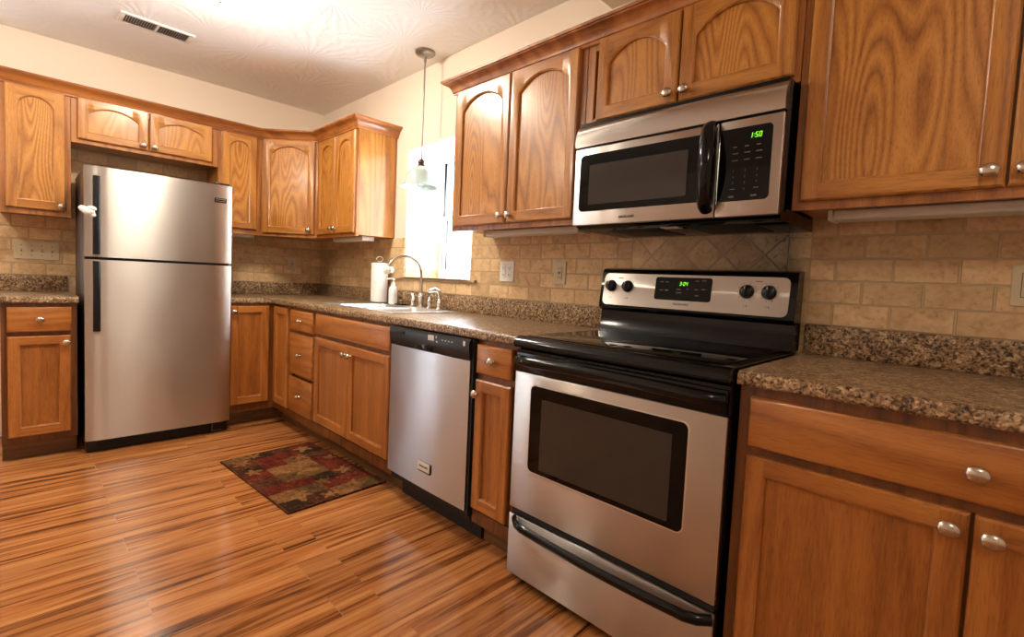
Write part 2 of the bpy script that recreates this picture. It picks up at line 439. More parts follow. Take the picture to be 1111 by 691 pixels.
def tag(o, label, cat, group=None):
    o['label'] = label; o['category'] = cat
    if group: o['group'] = group
    return o
def empty(name, loc, rz, label, cat, group=None):
    o = bpy.data.objects.new(name, None); COL.objects.link(o)
    o.empty_display_size = 0.1; o.location = loc; o.rotation_euler = (0, 0, rz)
    return tag(o, label, cat, group)
class Th:
    """a thing on a wall; wall coordinates are (s along the wall to the viewer's right, d out of the wall = negative, z)"""
    def __init__(self, wall, name, s, d, z, label, cat, group=None):
        if wall == 'L': loc, rz = (s, d, z), 0.0
        elif wall == 'R': loc, rz = (d, -s, z), -PI/2
        else: loc, rz = (s, d, z), 0.0
        self.o = (s, d, z); self.root = empty(name, loc, rz, label, cat, group)
    def mb(self): return MB(self.o)
    def add(self, name, mb, parent=None, label=None, **k): return mb.build(name, parent or self.root, label, **k)
def struct(name, mb, label=None):
    o = mb.build(name, None, label); o['kind'] = 'structure'; return o

# ------------------------------------------------------------------ the room
H = 2.515
XL, YB = -4.6, -6.2
f = MB(); f.box(XL, 0.36, YB, 0.0, -0.05, 0.0, FLOOR); struct('floor', f)
c = MB(); c.box(XL-.1, 0.46, YB-.1, 0.1, H, H+.05, CEIL); struct('ceiling', c)
w = MB(); w.box(-2.12, 0.36, 0.0, 0.1, 0, H, CREAM); w.box(XL-.1, -2.8, 0.0, 0.1, 0, H, CREAM); w.box(-2.8, -2.12, 0.0, 0.1, 2.1, H, CREAM); struct('wall_back', w)
WS0, WS1, WZ0, WZ1 = -1.37, -2.09, 1.115, 2.0
w = MB()
w.box(0, 0.36, 0, WS0, 0, H, CREAM); w.box(0, 0.36, WS1, YB, 0, H, CREAM)
w.box(0, 0.36, WS0, WS1, 0, WZ0, CREAM); w.box(0, 0.36, WS0, WS1, WZ1, H, CREAM)
w.box(-0.018, -0.0005, -1.743, -6.1, 2.002, H-0.0005, CREAM, 0.006)
struct('wall_right', w)
w = MB(); w.box(XL-.1, XL, YB, 0.0, 0, H, CREAM)
struct('wall_left', w)
w = MB(); w.box(XL-.1, 0.36, YB-.1, YB, 0, H, CREAM); struct('wall_front', w)
b = MB(); b.box(XL, -0.001, -3.6, -3.02, 2.38, H-0.001, CREAM, 0.004); struct('trim_1', b, 'dropped header crossing the ceiling')
# tile backsplash, part of the walls
t = MB()
t.box(-0.008, -0.0005, -0.008, WS0-0.0, 1.0165, 1.388, TILE_R)
t.box(-0.008, -0.0005, WS0, WS1, 1.0165, 1.098, TILE_R)
t.box(-0.008, -0.0005, WS1, -3.12, 1.0165, 1.40, TILE_R)
t.box(-0.008, -0.0005, -3.12, -3.198, 0.90, 1.40, TILE_S)
t.box(-0.008, -0.0005, -3.198, -3.822, 0.90, 1.40, TILE_D)
t.box(-0.008, -0.0005, -3.822, -3.90, 0.90, 1.40, TILE_S)
t.box(-0.008, -0.0005, -3.90, -5.0, 1.0165, 1.40, TILE_R)
t.box(0.0, 0.335, WS0-0.0005, WS0-0.006, 1.1155, 1.39, TILE_X)
t.box(0.0, 0.335, WS1+0.0005, WS1+0.006, 1.1155, 1.39, TILE_X)
struct('trim_2', t, 'tan travertine brick tile backsplash behind the range and sink')
t = MB()
t.box(-2.12, -0.008, -0.008, -0.0005, 1.0165, 1.86, TILE_L); t.box(-1.69, -0.92, -0.008, -0.0005, 0.0, 1.0165, TILE_L)
struct('trim_3', t, 'tan travertine brick tile behind the refrigerator')
# reveal lining, sill and window
t = MB()
t.box(0.0, 0.335, WS0-.0004, WS0-.0016, 1.39, WZ1-.0004, WHITEPAINT); t.box(0.0, 0.335, WS1+.0004, WS1+.0016, 1.39, WZ1-.0004, WHITEPAINT)
t.box(0.0, 0.335, WS0-.0016, WS1+.0016, WZ1-.0016, WZ1-.0004, WHITEPAINT)
struct('trim_4', t, 'white painted lining of the window recess')
t = MB()
t.box(-0.030, 0.335, WS0-.001, WS1+.001, 1.1002, 1.1145, TILE_X, 0.003); t.box(-0.030, -0.0085, -1.262, -2.157, 1.0995, 1.1148, TILE_X, 0.004)
struct('trim_5', t, 'narrow tan stone sill below the window')
wf = MB()
X0, X1 = 0.290, 0.335
def frame(mb, x0, x1, s0, s1, z0, z1, t, m, bev=0.004):
    mb.box(x0, x1, s0, s0-t, z0, z1, m, bev); mb.box(x0, x1, s1+t, s1, z0, z1, m, bev)
    mb.box(x0, x1, s0-t, s1+t, z0, z0+t, m, bev); mb.box(x0, x1, s0-t, s1+t, z1-t, z1, m, bev)
win = MB(); frame(win, X0, X1, WS0-.0018, WS1+.0018, WZ0+.0002, WZ1-.002, 0.035, VINYL)
wo = struct('window_1', win, 'white vinyl window deep in the tiled recess over the sink')
s1 = MB(); frame(s1, X0+.006, X1-.010, WS0-.037, WS1+.037, WZ0+.036, 1.575, 0.034, VINYL); s1.build('lower_sash', wo)
s1 = MB(); frame(s1, X0+.020, X1-.002, WS0-.037, WS1+.037, 1.545, WZ1-.037, 0.034, VINYL); s1.build('upper_sash', wo)
g = MB(); g.box(X0+.018, X0+.022, WS0-.068, WS1+.068, WZ0+.068, 1.543, PANE); g.box(X0+.030, X0+.034, WS0-.068, WS1+.068, 1.577, WZ1-.068, PANE); g.build('pane', wo)
# patio door in the wall out of frame (daylight comes from there)
g = MB()
for q in ((-2.80, -2.71), (-2.21, -2.12)): g.box(*q, .03, .08, 0, 2.1, VINYL, .004)
for q in ((0, .07), (2.03, 2.1)): g.box(-2.71, -2.21, .031, .079, *q, VINYL, .004)
do = struct('door_1', g, 'white glazed back door left of the cabinets')
g = MB(); g.box(-2.73, -2.19, .052, .058, .06, 2.04, PANE_DIM); g.build('pane', do)

# ------------------------------------------------------------------ cabinet helpers
def door_mesh(mb, x0, x1, z0, z1, y, stile=0.046, rise=0.0, t=0.02, top=0.044, bot=0.048, pan=None):
    """frame-and-panel door; front plane at y - t, back at y (front faces -y); the top rail is arched by rise"""
    NA = 18 if rise else 1
    MV, MH = (OAK_V, OAK_H) if rise else (OAK_BV, OAK_BH)
    yf = y-t
    def inner(e, yy):
        a, b = x0+stile+e, x1-stile-e
        zc = z1-top-e; zs = zc-rise
        pts = [(a, yy, z0+bot+e), (b, yy, z0+bot+e)]
        if rise:
            wd_ = (b-a)/2; rad = (wd_*wd_+rise*rise)/(2*rise); cz = zc-rad; cx = (a+b)/2
            th = math.asin(min(1, wd_/rad))
            for i in range(NA+1):
                q = th-2*th*i/NA; pts.append((cx+rad*math.sin(q), yy, cz+rad*math.cos(q)))
        else: pts += [(b, yy, zc), (a, yy, zc)]
        return pts
    I0 = [mb.v(p) for p in inner(0, yf)]
    def outer(e, yy):
        # order: BL, b0, b1, BR, TR, top points right to left, TL
        a, b = x0+e, x1-e; zb, zt = z0+e, z1-e
        pts = [(a, yy, zb), (x0+stile, yy, zb), (x1-stile, yy, zb), (b, yy, zb), (b, yy, zt)]
        pts += [(p.co.x, yy, zt) for p in I0[2:]] + [(a, yy, zt)]
        return [mb.v(p) for p in pts]
    O0, O1, O2 = outer(0.005, yf), outer(0.0, yf+0.005), outer(0.0, y)
    n = len(O0)
    mb.face([O0[0], O0[1], I0[0], I0[-1], O0[n-2], O0[n-1]], MV)
    mb.face([O0[2], O0[3], O0[4], O0[5], I0[2], I0[1]], MV)
    mb.face([O0[1], O0[2], I0[1], I0[0]], MH)
    for i in range(2, len(I0)-1): mb.face([I0[i], O0[i+3], O0[i+4], I0[i+1]], MH)
    for A, B in ((O0, O1), (O1, O2)):
        for j in range(n): mb.face([A[j], A[(j+1) % n], B[(j+1) % n], B[j]], MV)
    prev = I0
    for e, d in ((0.003, 0.003), (0.0052, 0.004), (0.0060, 0.013)):
        L = [mb.v(p) for p in inner(e, yf+d)]
        for j in range(len(L)): mb.face([prev[j], prev[(j+1) % len(L)], L[(j+1) % len(L)], L[j]], MV)
        prev = L
    mb.face(prev, pan or (OAK_P if rise else OAK_B))
    mb.face(O2[::-1], MV)
    return mb
def slab(mb, x0, x1, z0, z1, y, t=0.02, m=None):
    """drawer front with a softened moulded edge"""
    m = m or OAK_BH
    def ring(e, yy): return [(x0+e, yy, z0+e), (x1-e, yy, z0+e), (x1-e, yy, z1-e), (x0+e, yy, z1-e)]
    return mb.loops([ring(0, y), ring(0, y-t+.007), ring(.003, y-t+.0025), ring(.009, y-t)], m, True, True, True)
KNOBP = [(0.0075, 0.0), (0.0072, 0.003), (0.0050, 0.006), (0.0048, 0.012), (0.009, 0.0155), (0.0150, 0.0185), (0.0158, 0.0215), (0.0142, 0.0250), (0.0090, 0.0278), (0.0030, 0.0290)]
def knob(T, par, x, z, y):
    mb = T.mb(); mb.lathe(KNOBP, (x, y+.0006, z), (0, -1, 0), NICKEL, 20, 1.20, 1.06)
    T.add('knob', mb, par)
def door(T, x0, x1, z0, z1, y, kx=None, kz=None, rise=0.0, **k):
    mb = door_mesh(T.mb(), x0, x1, z0, z1, y, rise=rise, **k)
    d = T.add('door', mb)
    if kx is not None: knob(T, d, kx, kz, y-0.02)
    return d
def drawer(T, x0, x1, z0, z1, y, kx=None, name='drawer'):
    d = T.add(name, slab(T.mb(), x0, x1, z0, z1, y))
    if kx is not None: knob(T, d, kx, (z0+z1)/2, y-0.02)
    return d
FB, FU = -0.61, -0.305      # face-frame planes of base and wall cabinets
ZB = 0.8755
def base(T, s0, s1, opened=False):
    mb = T.mb()
    if opened:      # open carcass so that the sink bowls hang inside it
        mb.box(s0, s0+.018, FB+.019, -.002, .105, ZB, OAK_V); mb.box(s1-.018, s1, FB+.019, -.002, .105, ZB, OAK_V)
        mb.box(s0+.018, s1-.018, FB+.019, -.002, .105, .123, OAK_V); mb.box(s0+.018, s1-.018, -.012, -.002, .123, .70, OAK_V)
    else: mb.box(s0, s1, FB+.019, -.002, .105, ZB, OAK_V)
    T.add('carcass', mb)
    mb = T.mb()
    mb.box(s0, s0+.036, FB, FB+.019, .105, ZB, OAK_FB_SHADE, .0015, 1); mb.box(s1-.036, s1, FB, FB+.019, .105, ZB, OAK_FB_SHADE, .0015, 1)
    for a, bq in ((.105, .160), (.700, .738), (.850, ZB)): mb.box(s0+.036, s1-.036, FB+.0005, FB+.019, a, bq, OAK_FB_SHADE)
    T.add('face_frame', mb)
    mb = T.mb(); mb.box(s0, s1, -.535, -.05, 0.001, .1045, OAK_KICK); T.add('toe_kick', mb)
def upper(T, s0, s1, z0, z1, f=FU):
    mb = T.mb(); mb.box(s0, s1, f+.019, -.009, z0+.012, z1, OAK_V); T.add('carcass', mb)
    mb = T.mb()
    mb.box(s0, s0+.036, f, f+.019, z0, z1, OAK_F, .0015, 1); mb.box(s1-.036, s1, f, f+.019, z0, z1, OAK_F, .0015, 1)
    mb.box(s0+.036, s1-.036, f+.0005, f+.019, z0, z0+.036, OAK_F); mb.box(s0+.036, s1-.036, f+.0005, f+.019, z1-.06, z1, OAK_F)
    T.add('face_frame', mb)

# ------------------------------------------------------------------ base cabinets
GB, GU = 'oak base cabinets', 'oak wall cabinets'
T = Th('L', 'base_cabinet', -1.845, 0, 0, 'narrow oak base cabinet with drawer left of the refrigerator', 'cabinet', GB)
base(T, -2.000, -1.693); drawer(T, -1.976, -1.718, .718, .855, FB, -1.847); door(T, -1.976, -1.722, .142, .695, FB, -1.742, .655)
# corner cabinet, L-shaped with a folding pair of doors
T = Th('W', 'corner_base_cabinet', -.45, -.45, 0, 'oak corner base cabinet with two doors meeting in the inner corner', 'cabinet', GB)
mb = T.mb(); mb.prism([(-.002, -.002), (-.913, -.002), (-.913, FB+.001), (FB, FB), (FB+.001, -.924), (-.002, -.924)], 'z', .105, ZB, OAK_FB_SHADE); T.add('carcass', mb)
mb = T.mb(); mb.prism([(-.05, -.05), (-.913, -.05), (-.913, -.535), (-.535, -.535), (-.535, -.924), (-.05, -.924)], 'z', .001, .1045, OAK_KICK); T.add('toe_kick', mb)
d = door(T, -.902, -.650, .160, .857, FB, -.884, .818)
mbb = door_mesh(MB(), -.126, .126, .160, .857, 0.0)
bmesh.ops.transform(mbb.bm, matrix=Matrix.Translation((FB, -.776, 0)) @ Matrix.Rotation(-PI/2, 4, 'Z'), verts=mbb.bm.verts)
mbb.o = Vector(T.o); T.add('door', mbb)
T = Th('R', 'base_cabinet', 1.126, 0, 0, 'oak base cabinet with a stack of three drawers left of the sink front', 'cabinet', GB)
base(T, .927, 1.326)
for z0, z1 in ((.722, .856), (.423, .700), (.166, .402)): drawer(T, .948, 1.306, z0, z1, FB, 1.127)
T = Th('R', 'sink_base_cabinet', 1.785, 0, 0, 'wide oak sink base cabinet with blank front over a pair of doors', 'cabinet', GB)
base(T, 1.328, 2.243, True)
drawer(T, 1.349, 2.218, .733, .858, FB, None, 'false_drawer_front')
door(T, 1.349, 1.780, .175, .710, FB, 1.750, .655); door(T, 1.787, 2.218, .175, .710, FB, 1.817, .655)
T = Th('R', 'base_cabinet', 2.993, 0, 0, 'narrow oak base cabinet with one drawer between dishwasher and range', 'cabinet', GB)
base(T, 2.868, 3.120); drawer(T, 2.876, 3.076, .737, .856, FB, 2.976); door(T, 2.876, 3.076, .174, .712, FB, 2.893, .655)
T = Th('R', 'base_cabinet', 4.358, 0, 0, 'wide oak base cabinet with long drawer right of the range', 'cabinet', GB)
base(T, 3.901, 4.815); drawer(T, 3.930, 4.786, .722, .850, FB, 4.358); door(T, 3.930, 4.354, .142, .700, FB, 4.325, .665); door(T, 4.361, 4.786, .142, .700, FB, 4.388, .665)

# ------------------------------------------------------------------ wall cabinets
T = Th('L', 'wall_cabinet', -1.849, 0, 1.38, 'tall narrow oak wall cabinet at the far left above the light switches', 'cabinet', GU)
upper(T, -2.000, -1.698, 1.380, 2.134); door(T, -1.977, -1.724, 1.412, 2.105, FU, -1.742, 1.440, .055)
T = Th('L', 'wall_cabinet', -1.302, 0, 1.84, 'short wide oak wall cabinet above the refrigerator', 'cabinet', GU)
upper(T, -1.697, -.908, 1.840, 2.134); door(T, -1.669, -1.318, 1.866, 2.112, FU, -1.345, 1.893, .045, bot=.042, top=.036); door(T, -1.311, -.950, 1.866, 2.112, FU, -1.284, 1.893, .045, bot=.042, top=.036)
T = Th('L', 'wall_cabinet', -.759, 0, 1.38, 'narrow oak wall cabinet just right of the refrigerator', 'cabinet', GU)
upper(T, -.907, -.6115, 1.378, 2.134); door(T, -.884, -.650, 1.418, 2.104, FU, None, None, .05)
# diagonal corner
D0 = -.4575
dt = empty('corner_wall_cabinet', (D0, D0, 1.378), -PI/4, 'oak corner wall cabinet set diagonally across the corner', 'cabinet', GU)
inv = Matrix.Rotation(PI/4, 4, 'Z') @ Matrix.Translation((-D0, -D0, -1.378))
mb = MB(); mb.prism([(-.009, -.009), (-.6105, -.009), (-.6105, -.300), (-.300, -.6105), (-.009, -.6105)], 'z', 1.390, 2.134, OAK_V)
bmesh.ops.transform(mb.bm, matrix=inv, verts=mb.bm.verts); mb.build('carcass', dt)
hw = .2165
class TD:   # stands in for Th in the cabinet's own frame
    o = (0, 0, 1.378); root = dt
    def mb(self): return MB(self.o)
    def add(self, name, mb, parent=None, label=None, **k): return mb.build(name, parent or self.root, label, **k)
TDi = TD()
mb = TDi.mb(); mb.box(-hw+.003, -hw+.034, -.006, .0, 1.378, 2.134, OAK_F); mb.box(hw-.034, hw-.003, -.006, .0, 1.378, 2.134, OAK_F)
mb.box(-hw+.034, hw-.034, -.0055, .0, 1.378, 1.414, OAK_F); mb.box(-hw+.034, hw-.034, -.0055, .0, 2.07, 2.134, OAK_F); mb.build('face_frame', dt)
door(TDi, -.194, .194, 1.402, 2.106, -.006, .158, 1.436, .062)
T = Th('R', 'wall_cabinet', .916, 0, 1.378, 'oak wall cabinet with two slim doors left of the window', 'cabinet', GU)
upper(T, .6115, 1.222, 1.378, 2.128); door(T, .646, .917, 1.402, 2.096, FU, .892, 1.440, .05); door(T, .922, 1.210, 1.402, 2.096, FU, .947, 1.440, .05)
T = Th('R', 'wall_cabinet', 2.690, 0, 1.366, 'oak wall cabinet with a pair of arched doors between window and microwave', 'cabinet', GU)
upper(T, 2.270, 3.118, 1.366, 2.11); door(T, 2.298, 2.690, 1.390, 2.084, FU, 2.664, 1.425, .062); door(T, 2.698, 3.086, 1.390, 2.084, FU, 2.724, 1.425, .062)
T = Th('R', 'wall_cabinet', 3.511, 0, 1.745, 'short oak wall cabinet directly above the microwave', 'cabinet', GU)
upper(T, 3.120, 3.902, 1.747, 2.11); door(T, 3.180, 3.518, 1.766, 2.084, FU, 3.492, 1.800, .06); door(T, 3.526, 3.886, 1.766, 2.084, FU, 3.552, 1.800, .06)
T = Th('R', 'wall_cabinet', 4.361, 0, 1.366, 'large oak wall cabinet at far right over the right counter', 'cabinet', GU)
upper(T, 3.904, 4.818, 1.366, 2.11); door(T, 3.927, 4.355, 1.391, 2.084, FU, 4.327, 1.428, .062); door(T, 4.361, 4.790, 1.391, 2.084, FU, 4.389, 1.428, .062)

def sweep(mb, path, prof, side, m):
    n = len(path); P = [Vector(p) for p in path]; rings = []
    for i in range(n):
        ns = []
        for a, b in ((i-1, i), (i, i+1)):
            if 0 <= a and b < n:
                dd = (P[b]-P[a]).normalized(); ns.append(Vector((dd.y, -dd.x))*side)
        off = ns[0] if len(ns) == 1 else (ns[0]+ns[1])/(1+ns[0].dot(ns[1]))
        rings.append([(P[i].x+off.x*o, P[i].y+off.y*o, z) for o, z in prof])
    return mb.loops(rings, m, True, True, True)
CP = [(0.0008, 0.0), (.006, 0.0), (.010, .004), (.010, .012), (.015, .016), (.017, .024), (.022, .036), (.032, .047), (.046, .054), (.052, .056), (.054, .060), (.060, .062), (.062, .072), (.0008, .072)]
mb = MB((-.6, -.3, 2.103)); sweep(mb, [(-2.05, FU), (-.6105, FU), (FU, -.6105), (FU, -1.2225), (-.0005, -1.2225)], [(o+.0005, z+2.103) for o, z in CP], 1, OAK_CROWN)
o = mb.build('crown_molding', angle=22); o.location = (-.6, -.3, 2.103); tag(o, 'dark oak crown moulding running over the refrigerator side cabinets and corner', 'moulding', 'crown mouldings')
mb = MB((-.3, -3.5, 2.073)); sweep(mb, [(-.019, -2.2695), (FU, -2.2695), (FU, -4.83)], [(o+.0005, z+2.073) for o, z in CP], 1, OAK_CROWN)
o = mb.build('crown_molding', angle=22); o.location = (-.3, -3.5, 2.073); tag(o, 'dark oak crown moulding along the cabinets over microwave and range', 'moulding', 'crown mouldings')

# ------------------------------------------------------------------ counters
Z0, Z1 = .8765, .914
def nose(d_in):
    pts = [(d_in, Z0), (-.627, Z0)]
    for k in range(1, 6): a = R(-90-18*k); pts.append((-.627+.008*math.cos(a), Z0+.008+.008*math.sin(a)))
    for k in range(0, 6): a = R(180-18*k); pts.append((-.620+.015*math.cos(a), Z1-.015+.015*math.sin(a)))
    return pts+[(d_in, Z1)]
ct = empty('countertop', (-.32, -.32, Z0), 0, 'L-shaped speckled brown counter with the sink set into it', 'countertop', 'counters')
mb = MB((-.32, -.32, Z0))
mb.prism(nose(-.520), 'y', -.615, -3.1265, GRANITE)
mb.prism([(d, z) for d, z in nose(-.600)], 'x', -.905, -.615, GRANITE)
mb.box(-.905, -.520, -.600, -.002, Z0, Z1, GRANITE); mb.box(-.520, -.002, -1.222, -.002, Z0, Z1, GRANITE)
mb.box(-.075, -.002, -2.068, -1.222, Z0, Z1, GRANITE); mb.box(-.520, -.002, -3.1265, -2.068, Z0, Z1, GRANITE)
mb.build('worktop', ct)
mb = MB((-.32, -.32, Z0))
mb.box(-.905, -.002, -.021, -.0095, Z1, 1.016, GRANITE, .003); mb.box(-.021, -.0095, -3.1265, -.0215, Z1, 1.016, GRANITE, .003); mb.build('backsplash', ct)
def counter(wall, name, s0, s1, label):
    T = Th(wall, name, (s0+s1)/2, 0, Z0, label, 'countertop', 'counters')
    mb = T.mb(); mb.prism(nose(-.0022), 'x', s0, s1, GRANITE); T.add('worktop', mb)
    mb = T.mb(); mb.box(s0, s1-(.012 if wall == 'L' else 0), -.021, -.0095, Z1, 1.016, GRANITE, .003); T.add('backsplash', mb)
counter('R', 'countertop', 3.899, 4.84, 'speckled brown counter right of the range')
counter('L', 'countertop', -2.03, -1.688, 'short speckled brown counter left of the refrigerator')

# ------------------------------------------------------------------ sink
sk = empty('sink', (-.3, -1.645, Z0), 0, 'stainless double bowl sink set in the counter under the window', 'sink')
SO = (-.3, -1.645, Z0); SZ = .9185
mb = MB(SO)
SX0, SX1, SY0, SY1 = -.530, -.058, -2.078, -1.212
BX0, BX1 = -.495, -.150
bowls = ((-1.672, -1.352), (-2.035, -1.712))
def flat(x0, x1, y0, y1): mb.box(x0, x1, y0, y1, Z1+.0004, SZ, SINKM)
flat(SX0, BX0, SY0, SY1); flat(BX1, SX1, SY0, SY1)
flat(BX0, BX1, SY0, bowls[1][0]); flat(BX0, BX1, bowls[1][1], bowls[0][0]); flat(BX0, BX1, bowls[0][1], SY1)
mb.build('rim', sk)
for a, b in bowls:
    mb = MB(SO)
    def rr(e, z, r):
        out = []
        for cx, cy, a0 in ((BX1-e-r, b-e-r, 0), (BX0+e+r, b-e-r, 90), (BX0+e+r, a+e+r, 180), (BX1-e-r, a+e+r, 270)):
            for k in range(7): q = R(a0+15*k); out.append((cx+r*math.cos(q), cy+r*math.sin(q), z))
        return out
    mb.loops([rr(0.0, SZ-.0003, .0012), rr(.001, SZ-.0006, .045), rr(.006, SZ-.010, .045), rr(.016, SZ-.150, .05), rr(.045, SZ-.172, .06)], SINKM, True, False, True)
    mb.build('bowl', sk)
    mb = MB(SO); mb.lathe([(.045, 0), (.045, .003), (.034, .0035), (.030, .0005), (.006, .001)], ((BX0+BX1)/2, (a+b)/2, SZ-.1715), (0, 0, 1), CHROME, 24); mb.build('drain', sk)

# faucet set
def arc(c, ux, uy, rad, a0, a1, n): return [Vector(c)+Vector(ux)*(rad*math.cos(R(a0+(a1-a0)*i/n)))+Vector(uy)*(rad*math.sin(R(a0+(a1-a0)*i/n))) for i in range(n+1)]
fo = (-.085, -1.700, SZ)
fa = empty('faucet', fo, 0, 'tall gooseneck faucet with white spray head over the sink', 'faucet')
mb = MB(fo); mb.lathe([(.030, 0.0005), (.030, .006), (.022, .010), (.019, .020), (.018, .075), (.021, .080), (.018, .086), (.014, .095)], fo, (0, 0, 1), CHROME, 24); mb.build('base', fa)
mb = MB(fo)
fx, fy = fo[0], fo[1]
dirv = Vector((-.985, .12, 0)).normalized()
rad_ = .120; cc = Vector((fx, fy, 1.128))+dirv*rad_
pts = [(fx, fy, SZ+.09), (fx, fy, 1.03), (fx, fy, 1.09)] + arc(cc, -dirv, (0, 0, 1), rad_, 0, 160, 20)
mb.tube(pts, .0115, CHROME, 14); mb.build('spout', fa)
end = Vector(pts[-1]); tdir = (Vector(pts[-1])-Vector(pts[-2])).normalized()
mb = MB(fo); mb.lathe([(.013, -.004), (.022, .002), (.023, .03), (.020, .036), (.014, .046)], end, tdir, WHITEP, 20)
mb.lathe([(.016, -.02), (.021, -.012), (.021, .034), (.015, .04)], end+tdir*.018, (.35, -.93, 0), WHITEP, 18); mb.build('spray_head', fa, 'white plastic spray head')
def post(name, x, y, par, label, lever, lab2):
    o_ = (x, y, SZ)
    if par is None: e = empty(name, o_, 0, label, 'sprayer'); oo = o_
    else: e = par; oo = fo
    mb = MB(oo); mb.lathe([(.026, .0005), (.026, .005), (.017, .010), (.013, .020), (.017, .032), (.017, .048), (.011, .056), (.013, .062), (.008, .070)], o_, (0, 0, 1), CHROME, 20)
    bs = mb.build('handle' if par else 'base', e)
    mb = MB(oo)
    if lever == 'spray':
        mb.tube([(x, y, SZ+.066), (x, y, SZ+.095), (x-.004, y+.004, SZ+.112), (x-.02, y+.02, SZ+.122), (x-.040, y+.04, SZ+.118), (x-.052, y+.05, SZ+.108)], [.010, .011, .014, .016, .015, .011], CHROME, 14); mb.build('spray_handle', e)
    else:
        dx, dy = lever
        mb.tube([(x, y, SZ+.066), (x+dx*.2, y+dy*.2, SZ+.080), (x+dx*.6, y+dy*.6, SZ+.086), (x+dx, y+dy, SZ+.082)], [.011, .010, .008, .007], CHROME, 12); mb.build('lever', bs)
post('handle', -.087, -1.615, fa, None, (-.01, .055), None)
post('handle', -.085, -1.795, fa, None, (-.015, -.055), None)
post('side_sprayer', -.090, -1.905, None, 'chrome side sprayer with curved head right of the faucet', 'spray', None)

# counter items
po = (-.098, -1.195, Z1+.0004)
e = empty('paper_towel_holder', po, 0, 'paper towel holder with a full white roll beside the sink', 'paper towel holder')
mb = MB(po); mb.lathe([(.066, .0), (.066, .006), (.060, .009), (.010, .010)], po, (0, 0, 1), BRONZE, 28); mb.build('base', e)
mb = MB(po); mb.lathe([(.006, .0085), (.006, .305)], po, (0, 0, 1), CHROME, 12)
mb.tube([(po[0]+.018*math.sin(R(q)), po[1]-.012*math.sin(R(q)), po[2]+.318-.018*math.cos(R(q))) for q in range(0, 361, 24)], .0028, CHROME, 8); mb.build('rod', e)
mb = MB(po); mb.lathe([(.0180, .012), (.057, .0105), (.0585, .014), (.0585, .286), (.057, .290), (.0185, .290), (.0180, .26), (.0180, .012)], po, (0, 0, 1), PAPER, 40, cap0=False, cap1=False); mb.build('paper_roll', e)
bo = (-.088, -1.365, SZ+.0004)
e = empty('soap_bottle', bo, 0, 'white pump soap bottle standing beside the paper towels', 'bottle')
mb = MB(bo); mb.lathe([(.024, 0), (.029, .004), (.030, .02), (.030, .100), (.027, .116), (.016, .128), (.014, .134)], bo, (0, 0, 1), WHITEP, 24, 1.0, 1.0); mb.build('body', e)
mb = MB(bo); mb.lathe([(.015, .1335), (.015, .147), (.006, .150), (.005, .168), (.010, .170), (.010, .180), (.004, .182)], bo, (0, 0, 1), WHITEP, 16)
mb.tube([(bo[0], bo[1], bo[2]+.175), (bo[0]-.02, bo[1]+.02, bo[2]+.176), (bo[0]-.032, bo[1]+.032, bo[2]+.170)], .0055, WHITEP, 10); mb.build('pump', e)
so = (-.090, -1.475, SZ+.0004)
e = empty('sink_strainer', so, 0, 'small dark sink strainer with metal knob left of the faucet', 'strainer')
mb = MB(so); mb.lathe([(.030, 0), (.046, .006), (.048, .010), (.040, .010), (.026, .005)], so, (0, 0, 1), BLACKP, 24, cap1=True); mb.build('basket', e)
mb = MB(so); mb.lathe([(.008, .0048), (.006, .02), (.014, .028), (.013, .036), (.004, .040)], so, (0, 0, 1), CHROME, 16); mb.build('knob', e)

# ------------------------------------------------------------------ refrigerator
T = Th('L', 'refrigerator', -1.294, 0, 0, 'tall stainless refrigerator with freezer door on top', 'refrigerator')
fx0, fx1, ff = -1.667, -.920, -.698
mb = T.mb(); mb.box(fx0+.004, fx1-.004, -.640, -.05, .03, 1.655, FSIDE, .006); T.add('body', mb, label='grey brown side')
def fridge_door(z0, z1, name):
    mb = T.mb()
    n = 14; prof = []
    for i in range(n+1):
        u = -1+2*i/n; x = (fx0+fx1)/2+u*(fx1-fx0)/2
        edge = max(0, (abs(u)-.965)/.035)
        prof.append((x, ff+.002*u*u+.012*edge**2))
    poly = prof+[(fx1, -.645), (fx0, -.645)]
    mb.prism(poly, 'z', z0, z1, STEEL); return T.add(name, mb, angle=50)
d1 = fridge_door(1.147, 1.659, 'freezer_door'); d2 = fridge_door(.077, 1.131, 'refrigerator_door')
for d, za, zb, cap in ((d1, 1.160, 1.600, 1.600), (d2, .722, 1.122, .722)):
    mb = T.mb(); hx = -1.618
    zs = [za+(zb-za)*i/12 for i in range(13)]
    yy = [ff-.040-.010*math.sin(PI*i/12) for i in range(13)]
    mb.loops([[(hx-.0175, yy[i]+.012, zs[i]), (hx-.016, yy[i]+.002, zs[i]), (hx-.008, yy[i]-.004, zs[i]), (hx+.008, yy[i]-.004, zs[i]), (hx+.016, yy[i]+.002, zs[i]), (hx+.0175, yy[i]+.012, zs[i])] for i in range(13)], BLACKP, True, True, True)
    mb.box(hx-.013, hx+.013, ff-.034, ff+.0005, za, za+.045, BLACKP, .003); mb.box(hx-.013, hx+.013, ff-.034, ff+.0005, zb-.045, zb, BLACKP, .003)
    T.add('handle', mb, d)
mb = T.mb(); mb.box(-1.026, -.956, ff-.003, ff+.0012, 1.543, 1.573, BLACKP, .001)
mb.box(-1.020, -.962, ff-.0036, ff-.0025, 1.562, 1.567, STEEL); mb.box(-1.020, -.962, ff-.0036, ff-.0025, 1.551, 1.554, STEEL); T.add('badge', mb, d1)
mb = T.mb(); mb.box(fx0+.008, fx1-.008, -.6405, -.600, 1.6555, 1.668, BLACKP, .002); mb.box(fx1-.10, fx1-.015, -.69, -.6, 1.6595, 1.674, BLACKP, .004); T.add('hinge_cap', mb)
